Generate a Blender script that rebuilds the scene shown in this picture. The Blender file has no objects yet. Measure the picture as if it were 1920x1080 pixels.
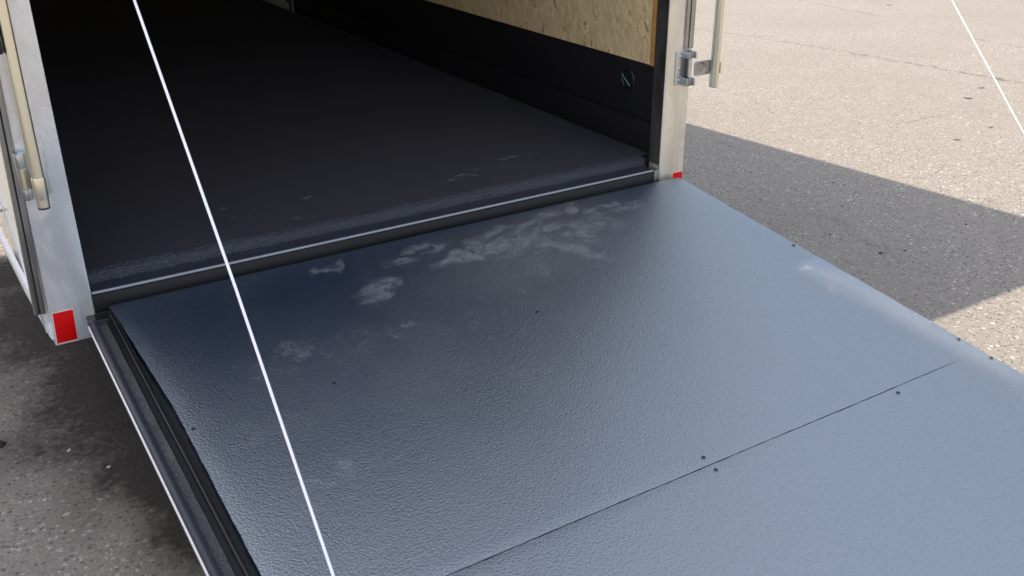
import bpy, bmesh, math, random
from math import radians as RAD
from mathutils import Vector, Matrix
random.seed(7)
SC = bpy.context.scene
COL = SC.collection

# ---------------------------------------------------------------- camera
cam_d = bpy.data.cameras.new('camera')
cam = bpy.data.objects.new('camera', cam_d)
COL.objects.link(cam)
cam_d.sensor_width = 36.0
cam_d.lens = 1812.2 / 1920 * 36.0
cam_d.clip_start = 0.05
cam_d.clip_end = 2000
r = Vector((0.84922361, -0.52683616, -0.0355376))
u = Vector((0.22855503, 0.30607568, 0.92416464))
d = Vector((0.47600615, 0.79294473, -0.38033775))
M = Matrix.Identity(4)
for i in range(3):
    M[i][0] = r[i]; M[i][1] = u[i]; M[i][2] = -d[i]
M.translation = Vector((-0.28681364, -2.79055021, 1.51686217))
cam.matrix_world = M
SC.camera = cam

# ---------------------------------------------------------------- sky, sun, exposure
SUN_DIR = Vector((-0.717, 0.278, 1.0)).normalized()       # towards the sun
EL = math.asin(SUN_DIR.z)
world = bpy.data.worlds.new('World')
SC.world = world
world.use_nodes = True
wn = world.node_tree.nodes; wl = world.node_tree.links
wn.clear()
sky = wn.new('ShaderNodeTexSky'); sky.sky_type = 'NISHITA'
sky.sun_disc = False
sky.sun_elevation = EL
sky.sun_rotation = math.atan2(SUN_DIR.x, SUN_DIR.y)
sky.air_density = 1.0; sky.dust_density = 2.5; sky.ozone_density = 1.0
bg = wn.new('ShaderNodeBackground'); bg.inputs[1].default_value = 0.15
wo = wn.new('ShaderNodeOutputWorld')
hz = wn.new('ShaderNodeMix'); hz.data_type = 'RGBA'; hz.inputs[0].default_value = .5       # even thin high haze over the whole sky
hz.inputs[7].default_value = (3.15, 3.18, 3.25, 1)
wl.new(sky.outputs[0], hz.inputs[6]); wl.new(hz.outputs[2], bg.inputs[0]); wl.new(bg.outputs[0], wo.inputs[0])

sun_d = bpy.data.lights.new('sun', 'SUN')
sun_d.energy = 2.95; sun_d.angle = RAD(0.53); sun_d.color = (1.0, 0.90, 0.77)
sun = bpy.data.objects.new('sun', sun_d)
COL.objects.link(sun)
sun.location = SUN_DIR * 30
sun.rotation_euler = SUN_DIR.to_track_quat('Z', 'Y').to_euler()

SC.view_settings.view_transform = 'Standard'
SC.view_settings.look = 'None'
SC.view_settings.gamma = 1.0
SC.view_settings.use_curve_mapping = False
SC.view_settings.exposure = 1.25

# ---------------------------------------------------------------- material helpers
class NT:
    """small wrapper for building node trees"""
    def __init__(s, name):
        s.m = bpy.data.materials.new(name); s.m.use_nodes = True
        s.t = s.m.node_tree; s.t.nodes.clear()
        s.out = s.t.nodes.new('ShaderNodeOutputMaterial')
        s.p = s.t.nodes.new('ShaderNodeBsdfPrincipled')
        s.t.links.new(s.p.outputs[0], s.out.inputs[0])
        s.tc = s.t.nodes.new('ShaderNodeTexCoord')
    def _in(s, sock, v):
        if v is None: return
        if hasattr(v, 'is_output'): s.t.links.new(v, sock)
        else: sock.default_value = v
    def set(s, **k):
        for n, v in k.items():
            s._in(s.p.inputs[n.replace('_', ' ')], v)
        return s
    def co(s, kind='Object', scale=(1, 1, 1), rot=(0, 0, 0), loc=(0, 0, 0)):
        mp = s.t.nodes.new('ShaderNodeMapping')
        s.t.links.new(s.tc.outputs[kind], mp.inputs[0])
        mp.inputs['Scale'].default_value = scale; mp.inputs['Rotation'].default_value = rot
        mp.inputs['Location'].default_value = loc
        return mp.outputs[0]
    def noise(s, co, scale, detail=3, rough=.55, dist=0):
        n = s.t.nodes.new('ShaderNodeTexNoise')
        s.t.links.new(co, n.inputs['Vector'])
        n.inputs['Scale'].default_value = scale; n.inputs['Detail'].default_value = detail
        n.inputs['Roughness'].default_value = rough; n.inputs['Distortion'].default_value = dist
        return n.outputs[0]
    def noisec(s, co, scale, detail=2):
        n = s.t.nodes.new('ShaderNodeTexNoise')
        s.t.links.new(co, n.inputs['Vector'])
        n.inputs['Scale'].default_value = scale; n.inputs['Detail'].default_value = detail
        return n.outputs[1]
    def voro(s, co, scale, feature='F1', out='Distance', rnd=1.0):
        n = s.t.nodes.new('ShaderNodeTexVoronoi'); n.feature = feature
        s._in(n.inputs['Vector'], co); n.inputs['Scale'].default_value = scale
        n.inputs['Randomness'].default_value = rnd
        return n.outputs[out]
    def math(s, op, a, b=None, clamp=False):
        n = s.t.nodes.new('ShaderNodeMath'); n.operation = op; n.use_clamp = clamp
        s._in(n.inputs[0], a); s._in(n.inputs[1], b)
        return n.outputs[0]
    def vmath(s, op, a, b=None):
        n = s.t.nodes.new('ShaderNodeVectorMath'); n.operation = op
        s._in(n.inputs[0], a); s._in(n.inputs[1], b)
        return n.outputs['Value'] if op in ('LENGTH', 'DISTANCE', 'DOT_PRODUCT') else n.outputs[0]
    def ramp(s, f, a, b, c0=0.0, c1=1.0, smooth=True):
        n = s.t.nodes.new('ShaderNodeMapRange')
        n.interpolation_type = 'SMOOTHSTEP' if smooth else 'LINEAR'
        s._in(n.inputs[0], f)
        for i, v in enumerate((a, b, c0, c1)): s._in(n.inputs[i + 1], v)
        return n.outputs[0]
    def mix(s, f, a, b, mode='MIX'):
        n = s.t.nodes.new('ShaderNodeMix'); n.data_type = 'RGBA'; n.blend_type = mode
        s._in(n.inputs[0], f)
        for i, v in ((6, a), (7, b)):
            s._in(n.inputs[i], (*v, 1) if isinstance(v, tuple) and len(v) == 3 else v)
        return n.outputs[2]
    def xyz(s, co):
        n = s.t.nodes.new('ShaderNodeSeparateXYZ'); s.t.links.new(co, n.inputs[0])
        return n.outputs[0], n.outputs[1], n.outputs[2]
    def bump(s, h, strength=.5, dist=.002, normal=None):
        n = s.t.nodes.new('ShaderNodeBump')
        s._in(n.inputs['Height'], h); n.inputs['Strength'].default_value = strength
        n.inputs['Distance'].default_value = dist
        if normal: s.t.links.new(normal, n.inputs['Normal'])
        return n.outputs[0]
    def blobs(s, co, items):
        """soft patches of wear, painted light and shade: (x, y, radius x, radius y, angle, amount) in object space"""
        tot = None
        for (x, y, rx, ry, an, am) in items:
            mp = s.t.nodes.new('ShaderNodeMapping'); mp.vector_type = 'TEXTURE'
            s.t.links.new(co, mp.inputs[0])
            mp.inputs['Location'].default_value = (x, y, 0)
            mp.inputs['Rotation'].default_value = (0, 0, RAD(an))
            mp.inputs['Scale'].default_value = (rx, ry, 1000)
            l = s.vmath('LENGTH', mp.outputs[0])
            v = s.ramp(l, 0.1, 1.25, am, 0.0)
            tot = v if tot is None else s.math('MAXIMUM', tot, v)
        return tot

def flat(name, col, rough=.5, metal=0.0, ior=1.5, noise=.0, nscale=40, bump=0.0, bscale=200):
    k = NT(name)
    c = (*col, 1)
    if noise:
        n = k.noise(k.co(), nscale, 4)
        c = k.mix(n, tuple(x * (1 - noise) for x in col), tuple(min(1, x * (1 + noise)) for x in col))
    k.set(Base_Color=c, Roughness=rough, Metallic=metal, IOR=ior)
    if bump: k.set(Normal=k.bump(k.noise(k.co(), bscale, 2), bump, .001))
    return k.m

MAT = {}

def mat_asphalt():
    k = NT('asphalt'); co = k.co()
    wob = k.vmath('ADD', co, k.vmath('SCALE', k.noisec(co, 60, 1), None))
    warp = k.t.nodes.new('ShaderNodeVectorMath'); warp.operation = 'MULTIPLY_ADD'
    k.t.links.new(k.noisec(co, 90, 1), warp.inputs[0]); warp.inputs[1].default_value = (.012, .012, 0)
    k.t.links.new(co, warp.inputs[2]); wc = warp.outputs[0]
    cell = k.voro(wc, 95, out='Color'); cr, cg, cb = k.xyz(cell)
    dist = k.voro(wc, 95)
    cell2 = k.voro(wc, 210, out='Color'); c2, _, _ = k.xyz(cell2)
    cell3 = k.voro(wc, 46, out='Color'); c3, c3b, _ = k.xyz(cell3); d3 = k.voro(wc, 46)
    big = k.noise(co, .55, 5, .6); mid = k.noise(co, 5.0, 4, .6)
    stone = k.mix(k.ramp(cr, 0, 1, 0, 1, False), (.195, .172, .145), (.32, .287, .247))
    stone = k.mix(k.ramp(cg, .89, .95), stone, (.45, .425, .39))        # white chips
    stone = k.mix(k.ramp(cb, .88, .94), stone, (.10, .09, .08))        # dark chips
    fine = k.mix(c2, (.175, .154, .129), (.325, .29, .25))
    base = k.mix(k.ramp(dist, .38, .62), stone, fine)
    # larger scattered chips
    lc = k.math('MULTIPLY', k.ramp(c3, .90, .93), k.ramp(d3, .40, .28))
    base = k.mix(lc, base, k.mix(c3b, (.36, .34, .31), (.56, .54, .50)))
    base = k.mix(k.ramp(big, .35, .7, .0, .35), base, (.20, .175, .148))
    base = k.mix(k.ramp(mid, .55, .78, 0, .3), base, (.13, .115, .10))
    # old hairline cracks and faint seams: (x0, y0, x1, y1, half width, amount)
    x, y, z = k.xyz(co)
    wx = k.noise(co, 4.0, 4, .65); wf = k.noise(co, 30, 3)
    tot = None
    for (x0, y0, x1, y1, w, am) in CRACKS:
        L = math.hypot(x1 - x0, y1 - y0); tx, ty = (x1 - x0) / L, (y1 - y0) / L
        a = k.math('SUBTRACT', x, x0); b = k.math('SUBTRACT', y, y0)
        uu = k.math('ADD', k.math('MULTIPLY', a, tx), k.math('MULTIPLY', b, ty))
        vv = k.math('SUBTRACT', k.math('MULTIPLY', b, tx), k.math('MULTIPLY', a, ty))
        vv = k.math('ADD', vv, k.ramp(wx, .2, .8, -.09, .09, False))
        vv = k.math('ABSOLUTE', k.math('ADD', vv, k.ramp(wf, .2, .8, -.012, .012, False)))
        m = k.math('MULTIPLY', k.ramp(vv, w * .3, w, am, 0),
                   k.math('MULTIPLY', k.ramp(uu, -.1, .15), k.ramp(uu, L + .1, L - .15)))
        tot = m if tot is None else k.math('MAXIMUM', tot, m)
    br = k.ramp(k.noise(co, 9, 3), .38, .6, .15, 1)
    tot = k.math('MULTIPLY', tot, br)
    base = k.mix(tot, base, (.055, .048, .042))
    # black overspray and the deep shade beside the ramp, painted as one uneven stain
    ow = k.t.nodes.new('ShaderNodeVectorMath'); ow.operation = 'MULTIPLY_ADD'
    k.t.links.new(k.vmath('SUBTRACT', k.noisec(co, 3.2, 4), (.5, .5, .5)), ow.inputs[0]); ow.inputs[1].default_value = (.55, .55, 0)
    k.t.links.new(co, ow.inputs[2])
    ov = k.blobs(ow.outputs[0], OVERSPRAY_SHADE)
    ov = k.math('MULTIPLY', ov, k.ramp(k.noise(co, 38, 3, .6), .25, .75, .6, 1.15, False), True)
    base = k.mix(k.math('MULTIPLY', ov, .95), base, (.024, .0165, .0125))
    h = k.math('ADD', k.math('MULTIPLY', k.ramp(dist, .1, .65, 1, 0), k.ramp(cr, 0, 1, .4, 1, False)), k.math('MULTIPLY', k.noise(co, 420, 2), .5))
    h = k.math('SUBTRACT', h, k.math('MULTIPLY', tot, 2.0))
    h = k.math('ADD', h, k.math('MULTIPLY', lc, .5))
    k.set(Base_Color=base, Roughness=k.ramp(cr, 0, 1, .72, .95, False), Normal=k.bump(h, .36, .004))
    k.p.inputs['Specular IOR Level'].default_value = .35
    return k.m

OVERSPRAY_SHADE = [(.10, .45, .46, .85, -6, 1.6), (.14, -.35, .32, .7, 10, 1.6), (.02, 1.2, .48, .8, 4, 1.6), (-.05, 1.85, .5, .36, 0, 1.5), (-.26, .62, .2, .12, 0, .4), (-.33, .12, .2, .2, 0, .45)]
CRACKS = [(7.33, 4.6, 7.16, 2.95, .035, 0.52), (7.16, 2.95, 6.96, 1.45, .045, 0.66),
          (6.96, 1.45, 6.7, -.5, .05, 0.66), (8.72, 3.2, 8.45, 2.3, .04, 0.42), (8.45, 2.3, 8.2, 1.2, .04, 0.35),
          (5.25, 1.25, 5.75, 1.22, .02, 0.56), (9.98, 6.3, 9.5, 4.9, .05, 0.39), (3.34, .35, 3.05, -.6, .045, 0.21), (7.36, 8.0, 7.33, 4.6, .05, 0.35), (11.5, 3.0, 10.4, -1.0, .05, 0.35),
          (5.1, 2.6, 4.75, 1.9, .02, 0.35)]

def wet_enamel(k, col, rr, nrm, mk, grain):
    """freshly sprayed shiny coat: dark body under a broad soft-edged sheen"""
    df = k.t.nodes.new('ShaderNodeBsdfDiffuse'); gl = k.t.nodes.new('ShaderNodeBsdfGlossy'); gl.distribution = 'BECKMANN'
    fr = k.t.nodes.new('ShaderNodeFresnel'); fr.inputs[0].default_value = 4.3
    mx = k.t.nodes.new('ShaderNodeMixShader')
    k._in(df.inputs[0], col); k._in(gl.inputs[0], (.91, .965, .985, 1)); k._in(gl.inputs['Roughness'], rr)
    for n in (df, gl, fr): k.t.links.new(nrm, n.inputs['Normal'])
    k.t.links.new(k.math('MULTIPLY', k.math('MULTIPLY', fr.outputs[0], k.ramp(mk, 0, 1, 1, .35, False)), k.ramp(grain, .25, .6, .80, 1.03)), mx.inputs[0])
    k.t.links.new(df.outputs[0], mx.inputs[1]); k.t.links.new(gl.outputs[0], mx.inputs[2])
    k.t.links.new(mx.outputs[0], k.out.inputs[0])

def mat_liner(name, dust, gloss=.36, ior=3.6, base=(.006, .020, .055), fine=125, strength=.95, dustcol=(.20, .20, .195), sparkle=False, warp=.16, enamel=False, haze=None, amt=.72):
    """sprayed black bed liner: orange-peel skin, chalky dust where people stepped"""
    k = NT(name); co = k.co()
    a = k.noise(co, fine, 2, .5, .6); b = k.noise(co, fine * 2.3, 2, .5); c = k.noise(co, fine * .28, 2)
    h = k.math('ADD', k.math('ADD', k.ramp(a, .3, .7), k.math('MULTIPLY', b, .45)), k.math('MULTIPLY', c, .5))
    n1 = k.noise(co, 19, 6, .72, .6); n2 = k.noise(co, 60, 4, .7)
    m = k.math('MULTIPLY', n1, k.ramp(n2, .2, .8, .6, 1.3, False))
    wp = k.t.nodes.new('ShaderNodeVectorMath'); wp.operation = 'MULTIPLY_ADD'
    wsub = k.vmath('SUBTRACT', k.noisec(co, 11, 4), (.5, .5, .5))
    k.t.links.new(wsub, wp.inputs[0]); wp.inputs[1].default_value = (warp, warp, 0)
    k.t.links.new(co, wp.inputs[2])
    bl = k.blobs(wp.outputs[0], dust)
    # the patch edge is broken by noise and the dust sits on the high grain
    mask = k.ramp(k.math('ADD', bl, k.math('MULTIPLY', k.math('SUBTRACT', m, .48), 2.4)), .2, 1.5)
    mask = k.math('MULTIPLY', mask, k.ramp(bl, .0, .25))
    mask = k.math('MULTIPLY', mask, k.ramp(a, .25, .65, amt * .5, amt))
    film = k.ramp(k.noise(co, 3.5, 4, .6), .45, .8, 0, .05)
    if haze:
        hb = k.math('MULTIPLY', k.blobs(wp.outputs[0], haze), k.ramp(b, .3, .7, .75, 1.1))
        film = k.math('ADD', film, hb)
    mk = k.math('ADD', mask, film, True)
    col = k.mix(mk, base, dustcol)
    if sparkle:                                                    # pale specks painted in as sun glitter near the right edge
        g = k.voro(co, 34, out='Distance'); gc, gd, _ = k.xyz(k.voro(co, 34, out='Color'))
        gx, gy, _z = k.xyz(co)
        gm = k.math('MULTIPLY', k.math('MULTIPLY', k.ramp(g, .09, .045), k.ramp(gc, .90, .92)), k.ramp(gx, 1.98, 2.05))
        col = k.mix(gm, col, (.6, .6, .58))
    rr = k.math('ADD', k.math('ADD', k.math('MULTIPLY', mk, .35), gloss), k.math('MULTIPLY', k.noise(co, 2.2, 3), .06))
    k.set(Base_Color=col, Roughness=rr, IOR=ior, Normal=k.bump(h, strength, .0016))
    if enamel: wet_enamel(k, col, rr, k.bump(h, strength, .0016), mk, k.math('ADD', k.math('MULTIPLY', a, .6), k.math('MULTIPLY', b, .4)))
    return k.m

def mat_osb():
    k = NT('strand_board'); co = k.co()
    col = None; hh = None
    lay = [((RAD(75), 0, 0), 1), ((RAD(32), 0, 0), 2), ((RAD(-58), 0, 0), 3), ((RAD(95), 0, 0), 4), ((RAD(122), 0, 0), 5)]
    for (rot, s) in lay:
        m1 = k.co('Object', (1, 1, 1), rot, (0, s * .13, s * .07))
        m2 = k.t.nodes.new('ShaderNodeMapping'); k.t.links.new(m1, m2.inputs[0]); m2.inputs['Scale'].default_value = (1, 11, 40)
        c1 = m2.outputs[0]
        wv = k.t.nodes.new('ShaderNodeVectorMath'); wv.operation = 'MULTIPLY_ADD'
        k.t.links.new(k.noisec(co, 25, 1), wv.inputs[0]); wv.inputs[1].default_value = (0, .3, .5)
        k.t.links.new(c1, wv.inputs[2])
        cr, cg, cb = k.xyz(k.voro(wv.outputs[0], 1.7, out='Color')); ds = k.voro(wv.outputs[0], 1.7)
        tone = k.mix(cr, (.56, .395, .185), (.82, .64, .375))
        tone = k.mix(k.ramp(cb, .95, .98, 0, .8), tone, (.26, .16, .075))
        if col is None: col = tone; hh = ds
        else:
            pick = k.math('MULTIPLY', k.ramp(cg, .48, .56), k.ramp(ds, .62, .5))
            col = k.mix(pick, col, tone)
            hh = k.math('ADD', hh, k.math('MULTIPLY', pick, .6))
    gr = k.noise(k.co('Object', (1, 60, 60)), 6, 3)
    col = k.mix(k.ramp(gr, .3, .8, 0, .35), col, (.52, .38, .19))
    warm = k.noise(co, 2.6, 4)
    col = k.mix(k.ramp(warm, .55, .75, 0, .35), col, (.50, .32, .17))
    k.set(Base_Color=col, Roughness=.62, Normal=k.bump(hh, .25, .002))
    return k.m

def mat_alu(name, base=(.86, .86, .87), rough=.3, metal=1.0):
    """mill finish aluminium sheet, drawn lengthwise, hand smears and oxide"""
    k = NT(name); co = k.co()
    st = k.noise(k.co('Object', (140, 140, 1.6)), 3.0, 4, .6)
    cloud = k.noise(k.co('Object', (1, 1, .5)), 9, 5, .65, .8)
    fine = k.noise(k.co('Object', (400, 400, 6)), 2, 2)
    cross = k.noise(k.co('Object', (3, 3, 90)), 1.4, 2)
    c = k.mix(k.ramp(cloud, .35, .75), tuple(x * .80 for x in base), base)
    wide = k.noise(k.co('Object', (22, 22, .9)), 3.0, 4, .6)
    c = k.mix(k.ramp(wide, .5, .72, 0, .55), c, tuple(x * .72 for x in base))
    c = k.mix(k.ramp(k.noise(k.co('Object', (60, 60, 5)), 2.2, 5, .7), .62, .72, 0, .6), c, tuple(min(1, x * 1.08) for x in base))
    rr = k.math('ADD', k.ramp(st, .3, .75, rough - .02, rough + .03), k.ramp(cloud, .4, .7, -.03, .09))
    h = k.math('ADD', k.math('MULTIPLY', st, .6), k.math('ADD', k.math('MULTIPLY', fine, .25), k.math('MULTIPLY', cross, .35)))
    k.set(Base_Color=c, Metallic=metal, Roughness=rr, Normal=k.bump(h, .02, .0003))
    return k.m

def mat_zinc(name, a, b, rough=.34):
    k = NT(name); co = k.co()
    n = k.noise(k.co('Object', (1, 1, .12)), 30, 3, .6)
    k.set(Base_Color=k.mix(k.ramp(n, .35, .65), a, b), Metallic=1.0,
          Roughness=k.ramp(n, .3, .7, rough - .04, rough + .06))
    return k.m

def mat_tape():
    k = NT('red_reflector_film'); co = k.co()
    hx = k.voro(k.co('Object', (1, 1, 1)), 260)
    k.set(Base_Color=k.mix(k.ramp(hx, .2, .6), (.80, .003, .005), (.68, .002, .004)), Roughness=.45,
          Normal=k.bump(hx, .05, .0005))
    k.p.inputs['Specular IOR Level'].default_value = .2
    return k.m

def mat_skin():
    k = NT('white_trailer_skin'); co = k.co()
    n = k.noise(co, 3, 4); g = k.noise(co, 40, 4)
    k.set(Base_Color=k.mix(k.ramp(g, .5, .8, 0, .4), (.74, .74, .72), (.58, .57, .54)), Roughness=k.ramp(n, .3, .7, .08, .16),
          Normal=k.bump(n, .04, .004))
    return k.m

def mat_cable():
    k = NT('white_coated_cable')
    w = k.t.nodes.new('ShaderNodeTexWave'); w.wave_type = 'BANDS'; w.bands_direction = 'DIAGONAL'
    k.t.links.new(k.co('Object', (60, 60, 60)), w.inputs[0]); w.inputs['Scale'].default_value = 4
    k.set(Base_Color=(.93, .93, .94, 1), Roughness=.25, Normal=k.bump(w.outputs[1], .25, .001))
    k.p.inputs['Coat Weight'].default_value = .6
    return k.m

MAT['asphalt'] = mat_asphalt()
# dust on the ramp, and two pale spots near its right edge: x, y(=-distance from hinge), radii, angle, amount
RD = [(.655, -.095, .05, .03, 20, 1.1), (.705, -.075, .025, .05, -35, 1.0), (.745, -.285, .10, .05, 25, 1.0), (.80, -.235, .05, .07, 40, 1.0), (.83, -.27, .05, .02, 10, .9),
      (.905, -.15, .08, .035, -10, 1.15), (.95, -.085, .07, .03, 10, 1.0), (1.00, -.075, .04, .03, 0, 1.0), (1.03, -.115, .10, .035, 15, 1.1), (1.07, -.19, .14, .04, 22, 1.2),
      (1.12, -.215, .05, .05, 40, 1.0), (1.17, -.13, .05, .10, -25, 1.0), (1.22, -.18, .16, .05, 15, 1.1), (1.27, -.085, .12, .04, 10, 1.1), (1.33, -.14, .05, .12, -30, 1.0), (1.31, -.20, .2, .06, 25, .95),
      (1.40, -.09, .10, .04, 5, 1.0), (1.45, -.15, .12, .05, 15, .95), (1.43, -.30, .22, .05, -60, .95), (1.38, -.25, .1, .04, -50, .9), (1.50, -.06, .07, .035, 10, 1.1), (1.60, -.05, .07, .03, 5, 1.25),
      (1.66, -.10, .10, .05, 0, .95), (1.75, -.075, .07, .03, 0, 1.1), (1.80, -.13, .12, .05, 0, .8), (1.58, -.20, .22, .10, 20, .8), (.42, -.46, .12, .06, -20, .6), (.48, -.50, .03, .06, 30, .5),
      (.33, -.50, .14, .09, 0, .45), (.60, -.50, .24, .12, 0, .35), (.73, -.48, .045, .02, 0, 1.1), (.36, -.98, .2, .12, 0, .36),
      (2.045, -.775, .05, .04, 10, 1.5), (2.01, -.90, .04, .04, 0, 1.4), (1.0, -.55, .35, .2, 0, .3), (1.25, -.35, .3, .12, 30, .45), (.20, -.75, .12, .1, 0, .35)]
# pale film: sun band painted in along the open edge, faint dust drifts in the middle
RH = [(2.10, -1.35, .12, .72, 0, .40), (2.06, -.86, .10, .14, 0, .25), (1.3, -.24, .6, .24, 12, .15), (.55, -.60, .4, .3, 0, .05)]
MAT['ramp_liner'] = mat_liner('ramp_bed_liner', RD, haze=RH, dustcol=(.33, .335, .335), gloss=.455, strength=.32, fine=175, amt=.46, sparkle=True, enamel=True)
FD = [(1.33, .25, .05, .012, 10, 1.0), (1.37, .225, .012, .035, 30, .9), (1.275, .215, .035, .012, 0, 1.0), (1.62, .345, .05, .012, -10, .9),
      (1.70, .335, .05, .010, 10, .8), (1.55, .33, .04, .01, 5, .8), (.778, .322, .04, .010, 10, .7), (.667, .152, .03, .008, 10, .8),
      (.64, .18, .04, .012, -20, .5), (.487, .371, .05, .010, 0, .8), (1.5, .28, .25, .1, 0, .25), (1.99, .60, .10, .02, 0, .4), (.55, .30, .25, .1, 0, .2)]
MAT['floor_liner'] = mat_liner('floor_bed_liner', FD, gloss=.78, ior=1.45, amt=1.5, base=(.035, .033, .041), fine=150, strength=.4, dustcol=(.16, .155, .15), warp=.06)
MAT['sill_liner'] = mat_liner('sill_coating', [(1, 0, .01, .01, 0, .1)], gloss=.34, ior=1.72, base=(.006, .009, .021), fine=200, strength=1.3, dustcol=(.12, .12, .13))
MAT['kick_paint'] = flat('black_wall_paint', (.0075, .0072, .009), .5, noise=.3, nscale=12, bump=.15, bscale=90)
MAT['osb'] = mat_osb()
MAT['raw_edge'] = flat('orange_wood_edge', (.50, .25, .075), .55, noise=.35, nscale=30)
MAT['alu'] = mat_alu('mill_aluminium', (.92, .92, .93), .27, .55)
MAT['alu_warm'] = mat_alu('warm_reflection_aluminium', (.92, .86, .74), .36, .7)  # reflection of the sunlit ground tinted into the right post's colour
MAT['alu_dark'] = mat_alu('dull_aluminium', (.34, .33, .33), .42)
MAT['channel'] = mat_alu('grey_channel_aluminium', (.50, .49, .47), .36)
MAT['zinc'] = mat_zinc('zinc_plate', (.50, .53, .54), (.70, .72, .72))
MAT['pipe'] = mat_zinc('yellow_zinc_pipe', (.84, .78, .62), (.88, .82, .66), .28)
MAT['arm'] = mat_zinc('dull_steel_arm', (.36, .34, .32), (.46, .44, .42), .45)
MAT['rubber'] = flat('black_rubber', (.012, .012, .013), .55, noise=.3, bump=.2)
MAT['vinyl'] = flat('grey_vinyl_lip', (.030, .031, .043), .45, noise=.15, bump=.1)
MAT['ledge'] = mat_liner('ledge_overspray', [(0, -.5, .05, .5, 0, .5)], gloss=.42, ior=1.6, base=(.022, .023, .028), fine=170, strength=.7, dustcol=(.16, .17, .19))
MAT['white_trim'] = flat('white_painted_trim', (.88, .87, .88), .3, noise=.04)
MAT['skin'] = mat_skin()
MAT['tape'] = mat_tape()
MAT['tape_edge'] = flat('pale_film_edge', (.72, .60, .58), .4)
MAT['cable'] = mat_cable()
MAT['screw'] = flat('black_screw', (.010, .010, .011), .4)
MAT['screw_rim'] = flat('coated_screw_rim', (.02, .02, .024), .4, ior=1.7)
MAT['lip_edge'] = flat('sill_highlight_edge', (.30, .31, .34), .28, metal=.6, noise=.2, nscale=60)  # pale metal carrying the sky highlight of the sill lip
MAT['door_white'] = flat('white_door_paint', (.72, .71, .68), .45, noise=.05)
MAT['wire'] = flat('green_wire', (.07, .20, .18), .4)
MAT['grip'] = flat('black_grip', (.012, .012, .013), .45, bump=.1)
MAT['steel_frame'] = flat('black_frame_paint', (.010, .010, .010), .5, noise=.3, bump=.2)
MAT['leaf'] = flat('dry_leaf', (.07, .055, .04), .7, noise=.4, nscale=120)
MAT['pebble_dark'] = flat('dark_pebble', (.025, .024, .024), .7, noise=.4, nscale=150)
MAT['pebble_pale'] = flat('pale_pebble', (.46, .44, .40), .8, noise=.2, nscale=150)
MAT['siding'] = flat('pale_wall_siding', (.62, .60, .56), .6, noise=.08, nscale=3)
MAT['roof'] = flat('added_building_roof_sheet', (.16, .16, .17), .5, noise=.1)
MAT['plinth'] = flat('concrete_plinth', (.32, .31, .29), .85, noise=.15, nscale=14, bump=.3)
MAT['glass'] = flat('dark_window_glass', (.03, .035, .04), .05)
MAT['tyre'] = flat('tyre_rubber', (.02, .02, .02), .75, bump=.3)

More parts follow.
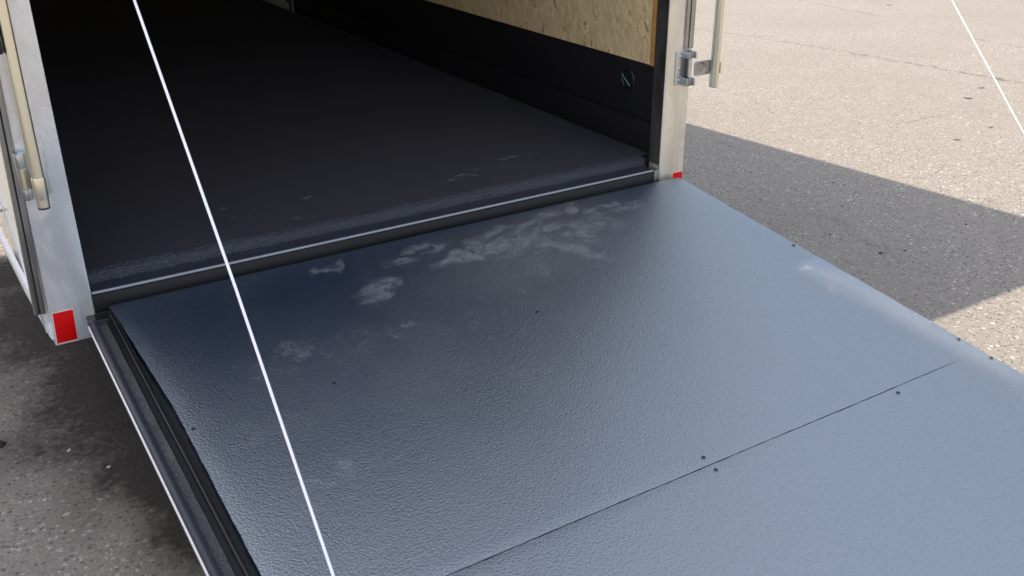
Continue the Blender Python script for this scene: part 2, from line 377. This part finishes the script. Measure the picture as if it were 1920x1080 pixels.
# ---------------------------------------------------------------- geometry helpers
class MB:
    def __init__(s): s.b = bmesh.new()
    def box(s, x0, x1, y0, y1, z0, z1):
        vs = [s.b.verts.new((x, y, z)) for z in (z0, z1) for (x, y) in ((x0, y0), (x1, y0), (x1, y1), (x0, y1))]
        for f in ((3, 2, 1, 0), (4, 5, 6, 7), (0, 1, 5, 4), (1, 2, 6, 5), (2, 3, 7, 6), (3, 0, 4, 7)):
            s.b.faces.new([vs[i] for i in f])
        return s
    def hexa(s, lo, hi):
        """two quads (lists of 4 points) joined into a solid"""
        a = [s.b.verts.new(p) for p in lo]; c = [s.b.verts.new(p) for p in hi]
        s.b.faces.new(a[::-1]); s.b.faces.new(c)
        for i in range(4):
            j = (i + 1) % 4; s.b.faces.new((a[i], a[j], c[j], c[i]))
        return s
    def sweep(s, rings, closed_ends=True):
        rows = [[s.b.verts.new(p) for p in rg] for rg in rings]
        n = len(rows[0])
        for a, c in zip(rows, rows[1:]):
            for i in range(n):
                j = (i + 1) % n; s.b.faces.new((a[i], a[j], c[j], c[i]))
        if closed_ends:
            s.b.faces.new(rows[0][::-1]); s.b.faces.new(rows[-1])
        return s
    def tube(s, pts, rad, n=16, closed=True):
        pts = [Vector(p) for p in pts]; rads = rad if isinstance(rad, (list, tuple)) else [rad] * len(pts)
        rings = []
        t0 = (pts[1] - pts[0]).normalized()
        ref = Vector((0, 0, 1)) if abs(t0.z) < .9 else Vector((1, 0, 0))
        for i, p in enumerate(pts):
            a = pts[max(i - 1, 0)]; b = pts[min(i + 1, len(pts) - 1)]
            t = (b - a)
            t = t.normalized() if t.length > 1e-9 else t0
            e1 = t.cross(ref).normalized(); e2 = t.cross(e1)
            rings.append([p + (e1 * math.cos(2 * math.pi * k / n) + e2 * math.sin(2 * math.pi * k / n)) * rads[i] for k in range(n)])
        return s.sweep(rings, closed)
    def lathe(s, c, axis, prof, n=24):
        """prof: (radius, offset along axis)"""
        ax = Vector(axis).normalized(); ref = Vector((0, 0, 1)) if abs(ax.z) < .9 else Vector((1, 0, 0))
        e1 = ax.cross(ref).normalized(); e2 = ax.cross(e1); c = Vector(c)
        rings = [[c + ax * h + (e1 * math.cos(2 * math.pi * k / n) + e2 * math.sin(2 * math.pi * k / n)) * max(rr, 1e-4) for k in range(n)] for rr, h in prof]
        return s.sweep(rings, True)
    def build(s, name, m, parent=None, bevel=0.0, seg=2, smooth=True, loc=None, rot=None):
        bmesh.ops.recalc_face_normals(s.b, faces=s.b.faces[:])
        if bevel:
            ed = [e for e in s.b.edges if len(e.link_faces) == 2 and e.calc_face_angle(0) > RAD(40)]
            bmesh.ops.bevel(s.b, geom=ed, offset=bevel, segments=seg, profile=.6, affect='EDGES', clamp_overlap=True)
        me = bpy.data.meshes.new(name); s.b.to_mesh(me); s.b.free()
        if smooth:
            for p in me.polygons: p.use_smooth = True
            try: me.set_sharp_from_angle(angle=RAD(38))
            except Exception: pass
        me.materials.append(MAT[m] if isinstance(m, str) else m)
        o = bpy.data.objects.new(name, me); COL.objects.link(o)
        if parent: o.parent = parent
        if loc: o.location = loc
        if rot: o.rotation_euler = rot
        return o

def tag(o, label=None, cat=None, group=None, kind=None):
    if label: o['label'] = label
    if cat: o['category'] = cat
    if group: o['group'] = group
    if kind: o['kind'] = kind
    return o

def empty(name, loc=(0, 0, 0), rot=(0, 0, 0), parent=None):
    o = bpy.data.objects.new(name, None); COL.objects.link(o)
    o.location = loc; o.rotation_euler = rot; o.empty_display_size = .2
    if parent: o.parent = parent
    return o

# ---------------------------------------------------------------- ground
g = MB()
v = [g.b.verts.new(p) for p in ((-400, -400, 0), (400, -400, 0), (400, 400, 0), (-400, 400, 0))]
g.b.faces.new(v)
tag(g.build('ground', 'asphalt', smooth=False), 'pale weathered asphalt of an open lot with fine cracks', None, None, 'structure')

# ---------------------------------------------------------------- building left of the trailer (out of frame, added and sized to cast the shade)
BX, BH, BY, BY0 = -4.2, 9.03, 3.79, -0.1
added_bld = empty('building', (BX - 6, 2, 0))  # added out of view to cast shade
tag(added_bld, 'tall pale sided building added out of view left of the trailer to cast shade', 'building')
def wb(mb, name, m, parent=added_bld, **k):                       # world coordinates into the building's frame
    bmesh.ops.translate(mb.b, verts=mb.b.verts[:], vec=(-(BX - 6), -2, 0))
    return mb.build(name, m, parent, **k)
wall = wb(MB().box(BX - 12, BX - .03, BY0 + .03, BY - .03, .45, BH - .12), 'wall', 'siding', bevel=.01, smooth=False)
wb(MB().box(BX - 12.02, BX, BY0, BY, 0, .45), 'plinth', 'plinth', bevel=.02, smooth=False)
wb(MB().box(BX - 12.1, BX, BY0, BY, BH - .12, BH), 'roof', 'roof', smooth=False)  # roof of the added out-of-view building
for i in range(9):
    y0 = BY0 + .06 + i * .44
    wb(MB().box(BX - .03, BX - .005, y0, y0 + .05, .452, BH - .125), 'siding_rib', 'siding', smooth=False)
f = MB()
y0 = 1.3
for a in ((y0 - .06, y0, 4.0, 5.6), (y0 + 1.4, y0 + 1.46, 4.0, 5.6), (y0, y0 + 1.4, 4.0, 4.06), (y0, y0 + 1.4, 5.54, 5.6)):
    f.box(BX - .028, BX + .0, *a)
w = wb(f, 'window', 'white_trim', smooth=False)
wb(MB().box(BX - .029, BX - .01, y0 + .001, y0 + 1.399, 4.061, 5.539), 'pane', 'glass', w, smooth=False)

# ---------------------------------------------------------------- trailer (own frame: x across, y forward, z up from the sill)
PHI = math.atan(.06)
TR = empty('cargo_trailer', (0, 0, .49910242), (PHI, 0, 0))
tag(TR, 'white enclosed cargo trailer with black lined floor and its rear ramp let down', 'trailer')
W = 2.07
# floor, threshold
fl = MB()
nx, ny = 40, 60
grid = [[fl.b.verts.new((-.0012 + (W + .004) * i / nx, .078 + 5.9 * j / ny, .044)) for i in range(nx + 1)] for j in range(ny + 1)]
for j in range(ny):
    for i in range(nx): fl.b.faces.new((grid[j][i], grid[j][i + 1], grid[j + 1][i + 1], grid[j + 1][i]))
fl.box(-.02, W + .02, .085, 6.0, -.06, .03)
fl.build('floor', 'floor_liner', TR)
# threshold: raised coated angle, dropping to a thin lip with its sky highlight painted in
prof = [(.0785, .0455), (.0765, .0472), (.069, .043), (.061, .0375), (.057, .032), (.053, .013), (.030, .0070), (.009, .006), (.009, -.03), (.0785, -.03)]
sl = MB()
rings = []
for i in range(61):
    x = .001 + (W - .030) * i / 60
    rings.append([(x, y + random.uniform(-.0012, .0012) * (0 if k in (7, 8, 9) else 1), z + random.uniform(-.0011, .0011) * (0 if k in (7, 8, 9) else 1)) for k, (y, z) in enumerate(prof)])
sl.sweep(rings)
sill = sl.build('threshold', 'sill_liner', TR)
MB().tube([(.002, .0035, .0035), (W * .33, .0035, .0032), (W * .66, .0035, .0037), (2.038, .0035, .0035)], .0052, 10).build('lip', 'lip_edge', sill)
MB().box(.001, 2.037, -.002, .0065, -.052, -.0025).build('face_plate', 'kick_paint', sill, bevel=.001)
MB().box(2.041, W - .0015, -.004, .040, -.05, .006).build('end_plate', 'alu_dark', sill, bevel=.002)
MB().tube([(.04, -.012, -.047), (2.05, -.012, -.047)], .010, 12).build('hinge_tube', 'rubber', sill)
MB().box(-.03, 2.10, .0, .12, -.128, -.056).build('rear_beam', 'steel_frame', TR, bevel=.004)

# rear posts: folded aluminium sheet
def post(xi, xo, tw):
    sgn = 1 if xo > xi else -1
    m = MB()
    a, b = min(xi, xo), max(xi, xo)
    m.box(a, b, 0, .066, -.128, 1.96)
    return m.build('rear_post', 'alu', TR, bevel=.0035, seg=3)
pl = MB()
pl.hexa([(-.119, 0, -.129), (-.0, 0, -.129), (-.0, .066, -.129), (-.119, .066, -.129)],
        [(-.085, 0, 1.96), (0, 0, 1.96), (0, .066, 1.96), (-.085, .066, 1.96)])
postl = pl.build('rear_post', 'alu', TR, bevel=.0035, seg=3)
pr = MB().box(W, 2.189, .0, .066, -.128, 1.96)
postr = pr.build('rear_post', 'alu_warm', TR, bevel=.003, seg=3)
MB().box(W - .0015, W - .0003, .003, .0655, .02, 1.955).build('jamb_plate', 'alu_dark', postr)
# channels along the outer edge of the posts
def slant(x0b, x1b, x0t, x1t, y0, y1, z0, z1):
    return MB().hexa([(x0b, y0, z0), (x1b, y0, z0), (x1b, y1, z0), (x0b, y1, z0)], [(x0t, y0, z1), (x1t, y0, z1), (x1t, y1, z1), (x0t, y1, z1)])
ch = slant(-.153, -.141, -.090, -.079, -.006, .02, -.022, 1.95).build('edge_channel', 'channel', postl, bevel=.002)
slant(-.141, -.137, -.079, -.075, -.002, .02, -.022, 1.95).build('channel_groove', 'rubber', postl)
slant(-.137, -.124, -.075, -.060, -.0055, .012, -.022, 1.95).build('edge_channel', 'channel', postl, bevel=.002)
slant(2.149, 2.1645, 2.149, 2.1645, -.007, -.0005, .455, 1.95).build('edge_channel', 'channel', postr, bevel=.002)
slant(2.1665, 2.187, 2.1665, 2.187, -.010, -.0005, .455, 1.95).build('edge_channel', 'channel', postr, bevel=.003)
# reflective tape at the foot of the posts
def tape(x0b, x1b, x0t, x1t, z0, z1, post):
    t = slant(x0b, x1b, x0t, x1t, -.0012, -.0003, z0, z1).build('reflector', 'tape_edge', post)
    e = .0035
    q = slant(x0b + e, x1b - e * .6, x0t + e, x1t - e * .6, -.0019, -.0013, z0 + e * 1.4, z1 - e * .5).build('reflector_film', 'tape', t, bevel=.0002)
    t['label'] = 'red reflective sticker at the foot of the post'
    return t
tape(-.1165, -.0575, -.112, -.0535, -.1265, -.027, postl)
tape(2.134, 2.1885, 2.134, 2.1885, -.118, -.021, postr)

# walls
xi = W + .006
kick = MB().box(xi + .001, xi + .055, .068, 3.965, .046, .168).build('kick_board', 'kick_paint', TR, bevel=.0015)
MB().box(xi + .0025, xi + .055, .068, 3.965, .1705, .385).build('kick_board', 'kick_paint', TR, bevel=.0015)
hole = MB()
c = Vector((xi + .0025, .230, .307))
rg = []
n = 28
for rr, off in ((.041, -.0005), (.0385, -.0035), (.034, -.0035), (.031, .0002)):
    rg.append([(c.x + off, c.y + rr * math.cos(2 * math.pi * k / n), c.z + rr * math.sin(2 * math.pi * k / n)) for k in range(n)])
hole.sweep(rg, False)
grom = hole.build('grommet', 'screw', TR)
MB().lathe((c.x - .0003, c.y, c.z), (1, 0, 0), [(.0305, 0), (.0305, -.0008)], 28).build('hole', 'screw', grom)
MB().tube([(c.x - .003, .262, .324), (c.x - .010, .245, .316), (c.x - .012, .222, .302), (c.x - .009, .205, .286)], .0026, 8).build('wire', 'wire', grom)
osb = MB().box(xi, xi + .012, .097, 4.0, .387, 1.9).build('strand_panel', 'osb', TR, bevel=.001)
MB().box(xi - .004, xi + .012, .074, .0965, .386, 1.9).build('trim_strip', 'raw_edge', TR, bevel=.0015)
wall = MB().box(xi + .056, 2.188, .067, 6.0, -.10, 1.96).build('side_wall', 'skin', TR)
MB().box(-.055, -.0015, .0675, 6.0, .0, .385).build('kick_board', 'kick_paint', TR)
MB().box(-.055, -.003, .0675, 6.0, .387, 1.96).build('strand_panel', 'osb', TR)
dl = MB().box(xi - .012, xi + .05, 3.97, 4.02, .045, 1.9).build('door_frame', 'channel', TR, bevel=.002)
sd = MB().box(xi - .002, xi + .05, 4.021, 4.85, .058, 1.85).build('side_door', 'door_white', TR, bevel=.003)
MB().box(xi - .004, xi - .0025, 4.03, 4.10, .10, .115).build('handle', 'rubber', sd)
MB().box(-.0025, 2.13, 5.9, 5.95, .0, 1.944).build('front_wall', 'osb', TR)
MB().box(-.128, 2.188, -.0, 6.0, 1.962, 2.05).build('roof', 'skin', TR, bevel=.01)
MB().box(-.002, 2.074, .0675, 5.9, 1.945, 1.9615).build('unseen_black_ceiling', 'kick_paint', TR)  # unseen; painted black so the ramp mirrors a dark interior
# left outer side: glossy skin and the white rail along its foot
sk = MB()
sk.hexa([(-.134, .004, -.085), (-.010, .067, -.085), (-.010, 6.0, -.085), (-.134, 6.0, -.085)],
        [(-.088, .004, 1.96), (-.010, .067, 1.96), (-.010, 6.0, 1.96), (-.088, 6.0, 1.96)])
skin = sk.build('side_wall', 'skin', TR)
rail = MB()
pts = [(-.128, .002), (-.146, .35), (-.158, .70), (-.166, 1.0), (-.172, 1.6), (-.172, 6.0)]
rail.sweep([[(x, y, -.098), (x + .002, y, -.070), (x + .006, y, -.060), (x + .014, y, -.060), (x + .014, y, -.108), (x + .004, y, -.108)] for x, y in pts])
rail.build('bottom_rail', 'white_trim', TR)
MB().lathe((-.1345, .80, .035), (-1, 0, 0), [(.011, 0), (.011, .004), (.007, .009), (.002, .010)], 12).build('bolt', 'zinc', skin)
# chassis and wheels under the body
MB().box(.30, .40, .13, 6.0, -.17, -.062).box(1.67, 1.77, .13, 6.0, -.17, -.062).build('chassis', 'steel_frame', TR)
def wheel(x, y):
    rr = .33; zc = -.5 - .06 * y + rr
    t = MB().lathe((x, y, zc), (1, 0, 0), [(.20, -.09), (.30, -.10), (.33, -.07), (.33, .07), (.30, .10), (.20, .09)], 40).build('wheel', 'tyre', TR)
    MB().lathe((x, y, zc), (1, 0, 0), [(.197, -.085), (.12, -.06), (.12, .06), (.197, .085)], 32).build('rim', 'white_trim', t)
for x in (.22, 1.85):
    for y in (3.6, 4.4): wheel(x, y)

# ---------------------------------------------------------------- lock bars and hinges on the posts
def rivet(x, y, z, par, rr=.0062):
    MB().lathe((x, y, z), (0, -1, 0), [(rr, 0), (rr * .95, .0015), (rr * .7, .0036), (rr * .2, .0045)], 14).build('rivet', 'zinc', par)
# right hinge: plate with three rivets, knuckles, pin, arm with dimple, pipe
hp = MB().box(2.1125, 2.150, -.0045, -.0006, .324, .449)
hinge = hp.build('bar_hinge', 'zinc', TR, bevel=.004, seg=3)
for z in (.430, .386, .342): rivet(2.1315, -.0045, z, hinge)
for z0, z1 in ((.424, .449), (.322, .352)):
    MB().box(2.1465, 2.1515, -.034, -.003, z0, z1).build('hinge_ear', 'zinc', hinge, bevel=.0015)
    MB().box(2.1515, 2.176, -.034, -.0305, z0 + .001, z1 - .001).build('hinge_web', 'alu_dark', hinge, bevel=.001)
    MB().box(2.176, 2.184, -.040, -.006, z0, z1).build('hinge_ear', 'zinc', hinge, bevel=.0015)
MB().tube([(2.168, -.020, .326), (2.168, -.020, .448)], .0075, 14).build('hinge_pin', 'zinc', hinge)
MB().box(2.1515, 2.176, -.008, -.0055, .322, .449).build('hinge_back', 'alu_dark', hinge)
MB().tube([(2.158, -.027, .356), (2.158, -.027, .420)], .0048, 12).build('knuckle', 'zinc', hinge)
bar = MB().tube([(2.2695, -.046, .3105), (2.262, -.046, 1.75)], .0172, 24).build('lock_bar', 'pipe', TR, bevel=.0015)
MB().tube([(2.2696, -.046, .3100), (2.2696, -.046, .3085)], .0155, 20).build('end_cap', 'grip', bar)
am = MB()
# arm plate with a pressed round dimple facing the camera
cx, cz, yy = 2.213, .383, -.034
ang = 32
def arm_ring(rr, off): return [(cx + rr * math.cos(2 * math.pi * k / ang), yy + off, cz + rr * math.sin(2 * math.pi * k / ang)) for k in range(ang)]
def sq_ring(off):
    out = []
    for k in range(ang):
        a = 2 * math.pi * k / ang; ca, sa = math.cos(a), math.sin(a)
        hx = .033 if ca < 0 else .047; hz = .0265
        s = min(hx / abs(ca) if abs(ca) > 1e-6 else 9, hz / abs(sa) if abs(sa) > 1e-6 else 9)
        out.append((cx + s * ca, yy + off, cz + s * sa))
    return out
am.sweep([sq_ring(.004), sq_ring(0), arm_ring(.0225, 0), arm_ring(.020, .001), arm_ring(.013, .0075), arm_ring(.010, .0085), arm_ring(.0085, .006), arm_ring(.001, .0055)])
am.build('arm', 'arm', bar)
MB().box(2.236, 2.2395, -.0365, -.030, .3575, .4085).build('arm_fold', 'arm', bar, bevel=.001)
MB().box(2.287, 2.2935, -.058, -.034, .358, .402).build('arm_clip', 'pipe', bar, bevel=.002)
# left bar folded in front of its post
hl = MB().box(-.118, -.045, -.0115, -.0066, .317, .437)
hingel = hl.build('bar_hinge', 'zinc', TR, bevel=.004, seg=3)
for z0, z1 in ((.405, .441), (.318, .346)):
    MB().tube([(-.1035, -.032, z0), (-.1035, -.032, z1)], .0118, 18).build('hinge_ear', 'zinc', hingel, bevel=.001)
    MB().box(-.1035, -.080, -.024, -.010, z0 + .001, z1 - .001).build('hinge_web', 'zinc', hingel)
MB().tube([(-.1035, -.032, .3465), (-.1035, -.032, .4045)], .0105, 18).build('knuckle', 'pipe', hingel)
barl = MB().tube([(-.0775, -.096, .3135), (-.0765, -.096, .40), (-.0755, -.096, .60), (-.073, -.096, .83), (-.068, -.096, 1.75)], .0152, 28).build('lock_bar', 'pipe', TR)
MB().tube([(-.0777, -.096, .335), (-.0768, -.096, .392)], .0168, 28).build('bar_sleeve', 'pipe', barl, bevel=.001)
MB().tube([(-.0776, -.096, .3134), (-.0776, -.096, .308)], .0148, 24).build('end_cap', 'grip', barl, bevel=.0015)
MB().hexa([(-.108, -.030, .352), (-.072, -.088, .352), (-.068, -.085, .352), (-.104, -.027, .352)],
          [(-.108, -.030, .402), (-.072, -.088, .395), (-.068, -.085, .395), (-.104, -.027, .402)]).build('arm', 'arm', barl, bevel=.001)
MB().box(-.128, -.0905, -.112, -.075, .706, .90).build('bar_grip', 'grip', barl, bevel=.006)

# ---------------------------------------------------------------- ramp door (own frame: x across, -y down the ramp, z off the board)
TH = RAD(6.0)
RL = 2.12
frame = MB()
frame.hexa([(-.004, -.05, -.075), (2.13, -.02, -.075), (2.13, -RL, -.075), (.012, -RL, -.075)],
           [(-.004, -.05, -.030), (2.13, -.02, -.030), (2.13, -RL, -.030), (.012, -RL, -.030)])
RD_ = frame.build('ramp_door', 'rubber', TR, loc=(0, -.0207, -.03358732), rot=(TH, 0, 0))
def lx(x0, t, skew=.022):                                   # the left rim leans in slightly down the ramp
    return x0 + skew * min(t, 1.3) / 1.2
def strip(name, m, prof, t0, t1, n=24, bev=0, jit=0.0):
    mb = MB(); rings = []
    for i in range(n + 1):
        t = t0 + (t1 - t0) * i / n
        rings.append([(lx(x, t) + random.uniform(-jit, jit), -t, z + random.uniform(-jit, jit)) for x, z in prof])
    mb.sweep(rings)
    return mb.build(name, m, RD_, bevel=bev)
strip('outer_trim', 'white_trim', [(-.0345, -.029), (-.0345, -.018), (-.0325, -.0155), (-.0305, -.018), (-.0305, -.029)], .058, RL)
lipp = []
for k in range(9):
    a = math.pi * (1 - k / 8); lipp.append((-.0195 + .0105 * math.cos(a), -.0175 + .0105 * math.sin(a)))
strip('edge_lip', 'vinyl', [(-.030, -.045)] + lipp + [(-.009, -.045)], .048, RL)
strip('rim_ledge', 'ledge', [(-.0085, -.06), (-.0085, -.020), (.0105, -.0185), (.0135, -.0165), (.0150, -.020), (.0150, -.06)], .05, RL, 70, 0, .0006)
strip('rim_channel', 'rubber', [(.0155, -.06), (.0155, -.031), (.030, -.031), (.030, -.060)], .02, RL)
strip('seal_strip', 'steel_frame', [(.0305, -.06), (.0305, -.012), (.0335, -.0105), (.0345, -.016), (.0385, -.016), (.0395, -.009), (.0425, -.0095), (.0435, -.03), (.0435, -.06)], .004, RL, 30, 0, .0004)
MB().hexa([(-.030, -.047, -.05), (.012, -.047, -.05), (.012, -.052, -.05), (-.030, -.052, -.05)],
          [(-.030, -.047, -.010), (.026, -.044, -.012), (.026, -.050, -.012), (-.030, -.052, -.010)]).build('rim_end', 'vinyl', RD_, bevel=.002)

def panel(t0, t1, seed):
    rnd = random.Random(seed)
    mb = MB()
    nx, nt = 90, max(40, int((t1 - t0) * 60))
    ph = [1.1, 2.3, 3.7, .4, 5.1, 2.9]
    def left(t):
        if t < .06: return .0365 + t * .12
        if t < .55: return .0437 + (t - .06) * .0545
        return .0704 + min(t - .55, .6) * .008
    rows = []
    for j in range(nt + 1):
        t = t0 + (t1 - t0) * j / nt
        row = []
        for i in range(nx + 1):
            s = i / nx
            x = left(t) * (1 - s) + 2.152 * s
            if i == 0: x += .0005 * math.sin(t * 61 + ph[0]) + .0003 * math.sin(t * 173 + ph[1]) + rnd.uniform(-.0005, .0005)
            if i == nx: x += .0012 * math.sin(t * 47 + ph[2]) + rnd.uniform(-.0006, .0006)
            z = .0016 * math.sin(x * 4.1 + ph[3]) * math.sin(t * 3.3 + ph[4]) + .0007 * math.sin(x * 11 + t * 7 + ph[5])
            if i == 0 or i == nx: z -= .0022
            if i == 1 or i == nx - 1: z -= .0005
            tt = -t
            if (j == 0 and t0 > 0) or (j == nt and t1 < RL - .1):
                w_ = min(1, max(0, (x - 1.95) / .12))               # the coating bridges the joint near the right edge
                z -= .0012 * (1 - w_); tt += rnd.uniform(-.0006, .0006) * (1 - w_)
                tt = tt * (1 - w_) - 1.35 * w_
            elif j == 0 or j == nt: z -= .0012; tt += rnd.uniform(-.0006, .0006)
            row.append(mb.b.verts.new((x, tt, z)))
        rows.append(row)
    for j in range(nt):
        for i in range(nx): mb.b.faces.new((rows[j][i], rows[j + 1][i], rows[j + 1][i + 1], rows[j][i + 1]))
    # skirt
    rim = rows[0] + [rw[-1] for rw in rows[1:]] + rows[-1][-2::-1] + [rw[0] for rw in rows[-2:0:-1]]
    low = [mb.b.verts.new((q.co.x, q.co.y, -.029)) for q in rim]
    for i in range(len(rim)):
        j = (i + 1) % len(rim); mb.b.faces.new((rim[i], rim[j], low[j], low[i]))
    mb.b.faces.new(low)
    return mb.build('ramp_panel', 'ramp_liner', RD_)
panel(0.0, 1.3488, 3)
panel(1.3512, RL, 4)

def screw_mesh():
    mb = MB()
    mb.lathe((0, 0, 0), (0, 0, 1), [(.0066, -.006), (.0066, .0002), (.0058, .0010), (.0050, .0010), (.0044, .0003)], 18)
    return mb
scr = None
for i, (x, t) in enumerate([(.066, .032), (1.112, .587), (1.109, 1.323), (1.105, 1.371), (1.754, 1.372), (2.138, 1.387), (2.138, 1.279), (2.136, .624), (.453, .641),
               (.088, .657), (.449, .026), (1.099, .018), (1.66, .030)]):
    if scr is None:
        rim_o = screw_mesh().build('screw', 'screw_rim', RD_); scr = rim_o
        me2 = bmesh.new()
        bmesh.ops.create_circle(me2, cap_ends=True, segments=14, radius=.0046)
        # the dark socket is drawn as a second material on the same head
        me2.free()
        o = rim_o
        b = bmesh.new(); b.from_mesh(o.data)
        vs = [b.verts.new((.0043 * math.cos(2 * math.pi * k / 14), .0043 * math.sin(2 * math.pi * k / 14), .00055)) for k in range(14)]
        f = b.faces.new(vs); b.to_mesh(o.data); b.free()
        o.data.materials.append(MAT['screw'])
        o.data.polygons[len(o.data.polygons) - 1].material_index = 1
    else:
        o = scr.copy(); COL.objects.link(o); o.parent = RD_
    o.location = (x, -t, .0008); o.scale = (.8, .8, 1)

# ---------------------------------------------------------------- spring cables from the roof corners to the end of the ramp
def cable(pts, rad):
    m = MB(); P = [Vector(p) for p in pts]
    full = []
    for a, b in zip(P, P[1:]):
        for i in range(40): full.append(a.lerp(b, i / 40))
    full.append(P[-1])
    return m.tube(full, rad, 10).build('lift_cable', 'cable', TR)
cable([(.05, .012, 1.90), (.05, -1.007, .935), (.05, -1.397, .5665), (.05, -1.706, .2495), (.05, -2.09, -.15)], .0024)
cable([(2.07, .03, 1.93), (2.07, -1.114, .779), (2.07, -1.386, .486), (2.07, -2.05, -.23)], .0017)

# ---------------------------------------------------------------- small things lying on the asphalt
def leaf(name, x, y, L, Wd, ang, curl, m):
    mb = MB(); n = 8
    rows = []
    for i in range(n + 1):
        s = i / n; w = Wd * math.sin(math.pi * (s * .92 + .04)) * (1 - .25 * s)
        zc = .004 + curl * (s - .5) ** 2 * 4
        rows.append([(L * (s - .5), k * w, zc + abs(k) * curl * .5 + random.uniform(0, .001)) for k in (-1, -.5, 0, .5, 1)])
    top = [[mb.b.verts.new(p) for p in rw] for rw in rows]
    bot = [[mb.b.verts.new((p[0], p[1], p[2] - .0012)) for p in rw] for rw in rows]
    for j in range(n):
        for i in range(4):
            mb.b.faces.new((top[j][i], top[j][i + 1], top[j + 1][i + 1], top[j + 1][i]))
            mb.b.faces.new((bot[j + 1][i], bot[j + 1][i + 1], bot[j][i + 1], bot[j][i]))
        for i in (0, 4): mb.b.faces.new((top[j][i], top[j + 1][i], bot[j + 1][i], bot[j][i]))
    for j in (0, n):
        for i in range(4): mb.b.faces.new((top[j][i], top[j][i + 1], bot[j][i + 1], bot[j][i]))
    return mb.build(name, m, None, loc=(x, y, 0), rot=(0, 0, ang))
LV = [((6.573, 1.611), .05, .010, 'dark dry leaf on the sunlit asphalt closest to the right cable'),
      ((6.182, 1.452), .06, .016, 'largest dark dry leaf on the sunlit asphalt left of the right cable'),
      ((5.501, .817), .035, .008, 'tiny brown leaf on the sunlit asphalt below the right cable'),
      ((5.068, .756), .05, .009, 'brown leaf on the sunlit asphalt nearest to the shadow edge'),
      ((10.41, 5.495), .07, .02, 'small dark leaf on the sunlit asphalt at the top edge of the photo')]
for (x, y), L, w_, lab in LV:
    tag(leaf('dry_leaf', x, y, L, w_, random.uniform(-.9, -.3), random.uniform(.001, .004), 'leaf'), lab, 'leaf', 'dry leaves on the sunlit asphalt')
def pebble(x, y, s, m, lab, group):
    b = bmesh.new(); bmesh.ops.create_icosphere(b, subdivisions=2, radius=1)
    sd = random.uniform(0, 99)
    for q in b.verts:
        f = 1 + .22 * math.sin(q.co.x * 3.1 + sd) * math.cos(q.co.y * 2.7 + sd) + .12 * math.sin(q.co.z * 5 + sd * 2)
        q.co = Vector((q.co.x * f * s, q.co.y * f * s * .75, max(q.co.z, -.45) * f * s * .5 + s * .2))
    mb = MB(); mb.b.free(); mb.b = b
    return tag(mb.build('pebble', m, None, loc=(x, y, 0), rot=(0, 0, random.uniform(0, 6))), lab, 'pebble', group)
for (x, y), s, lab in [((3.787, .594), .007, 'dark pebble in the shaded asphalt nearest the far shadow edge'),
                       ((3.129, .041), .007, 'dark pebble in the shaded asphalt closest to the ramp edge'),
                       ((3.111, -.255), .009, 'dark pebble in the shaded asphalt, left one of the nearby pair'),
                       ((3.218, -.295), .008, 'dark pebble in the shaded asphalt, right one of the nearby pair'),
                       ((3.506, .298), .006, 'smallest dark pebble in the middle of the shaded asphalt'),
                       ((3.726, -.24), .007, 'dark pebble in the shaded asphalt at the right end of the shadow')]:
    pebble(x, y, s, 'pebble_dark', lab, 'dark pebbles in the shaded asphalt')
pebble(-.322, .236, .022, 'pebble_dark', 'black lump of tar on the asphalt at the left edge of the photo', 'loose stones left of the ramp')
for (x, y), s, lab in [((-.145, .078), .008, 'pale stone chip on the dark asphalt left of the ramp, upper one'),
                       ((-.062, -.09), .007, 'pale stone chip on the dark asphalt closest to the left ramp rim')]:
    pebble(x, y, s, 'pebble_pale', lab, 'loose stones left of the ramp')
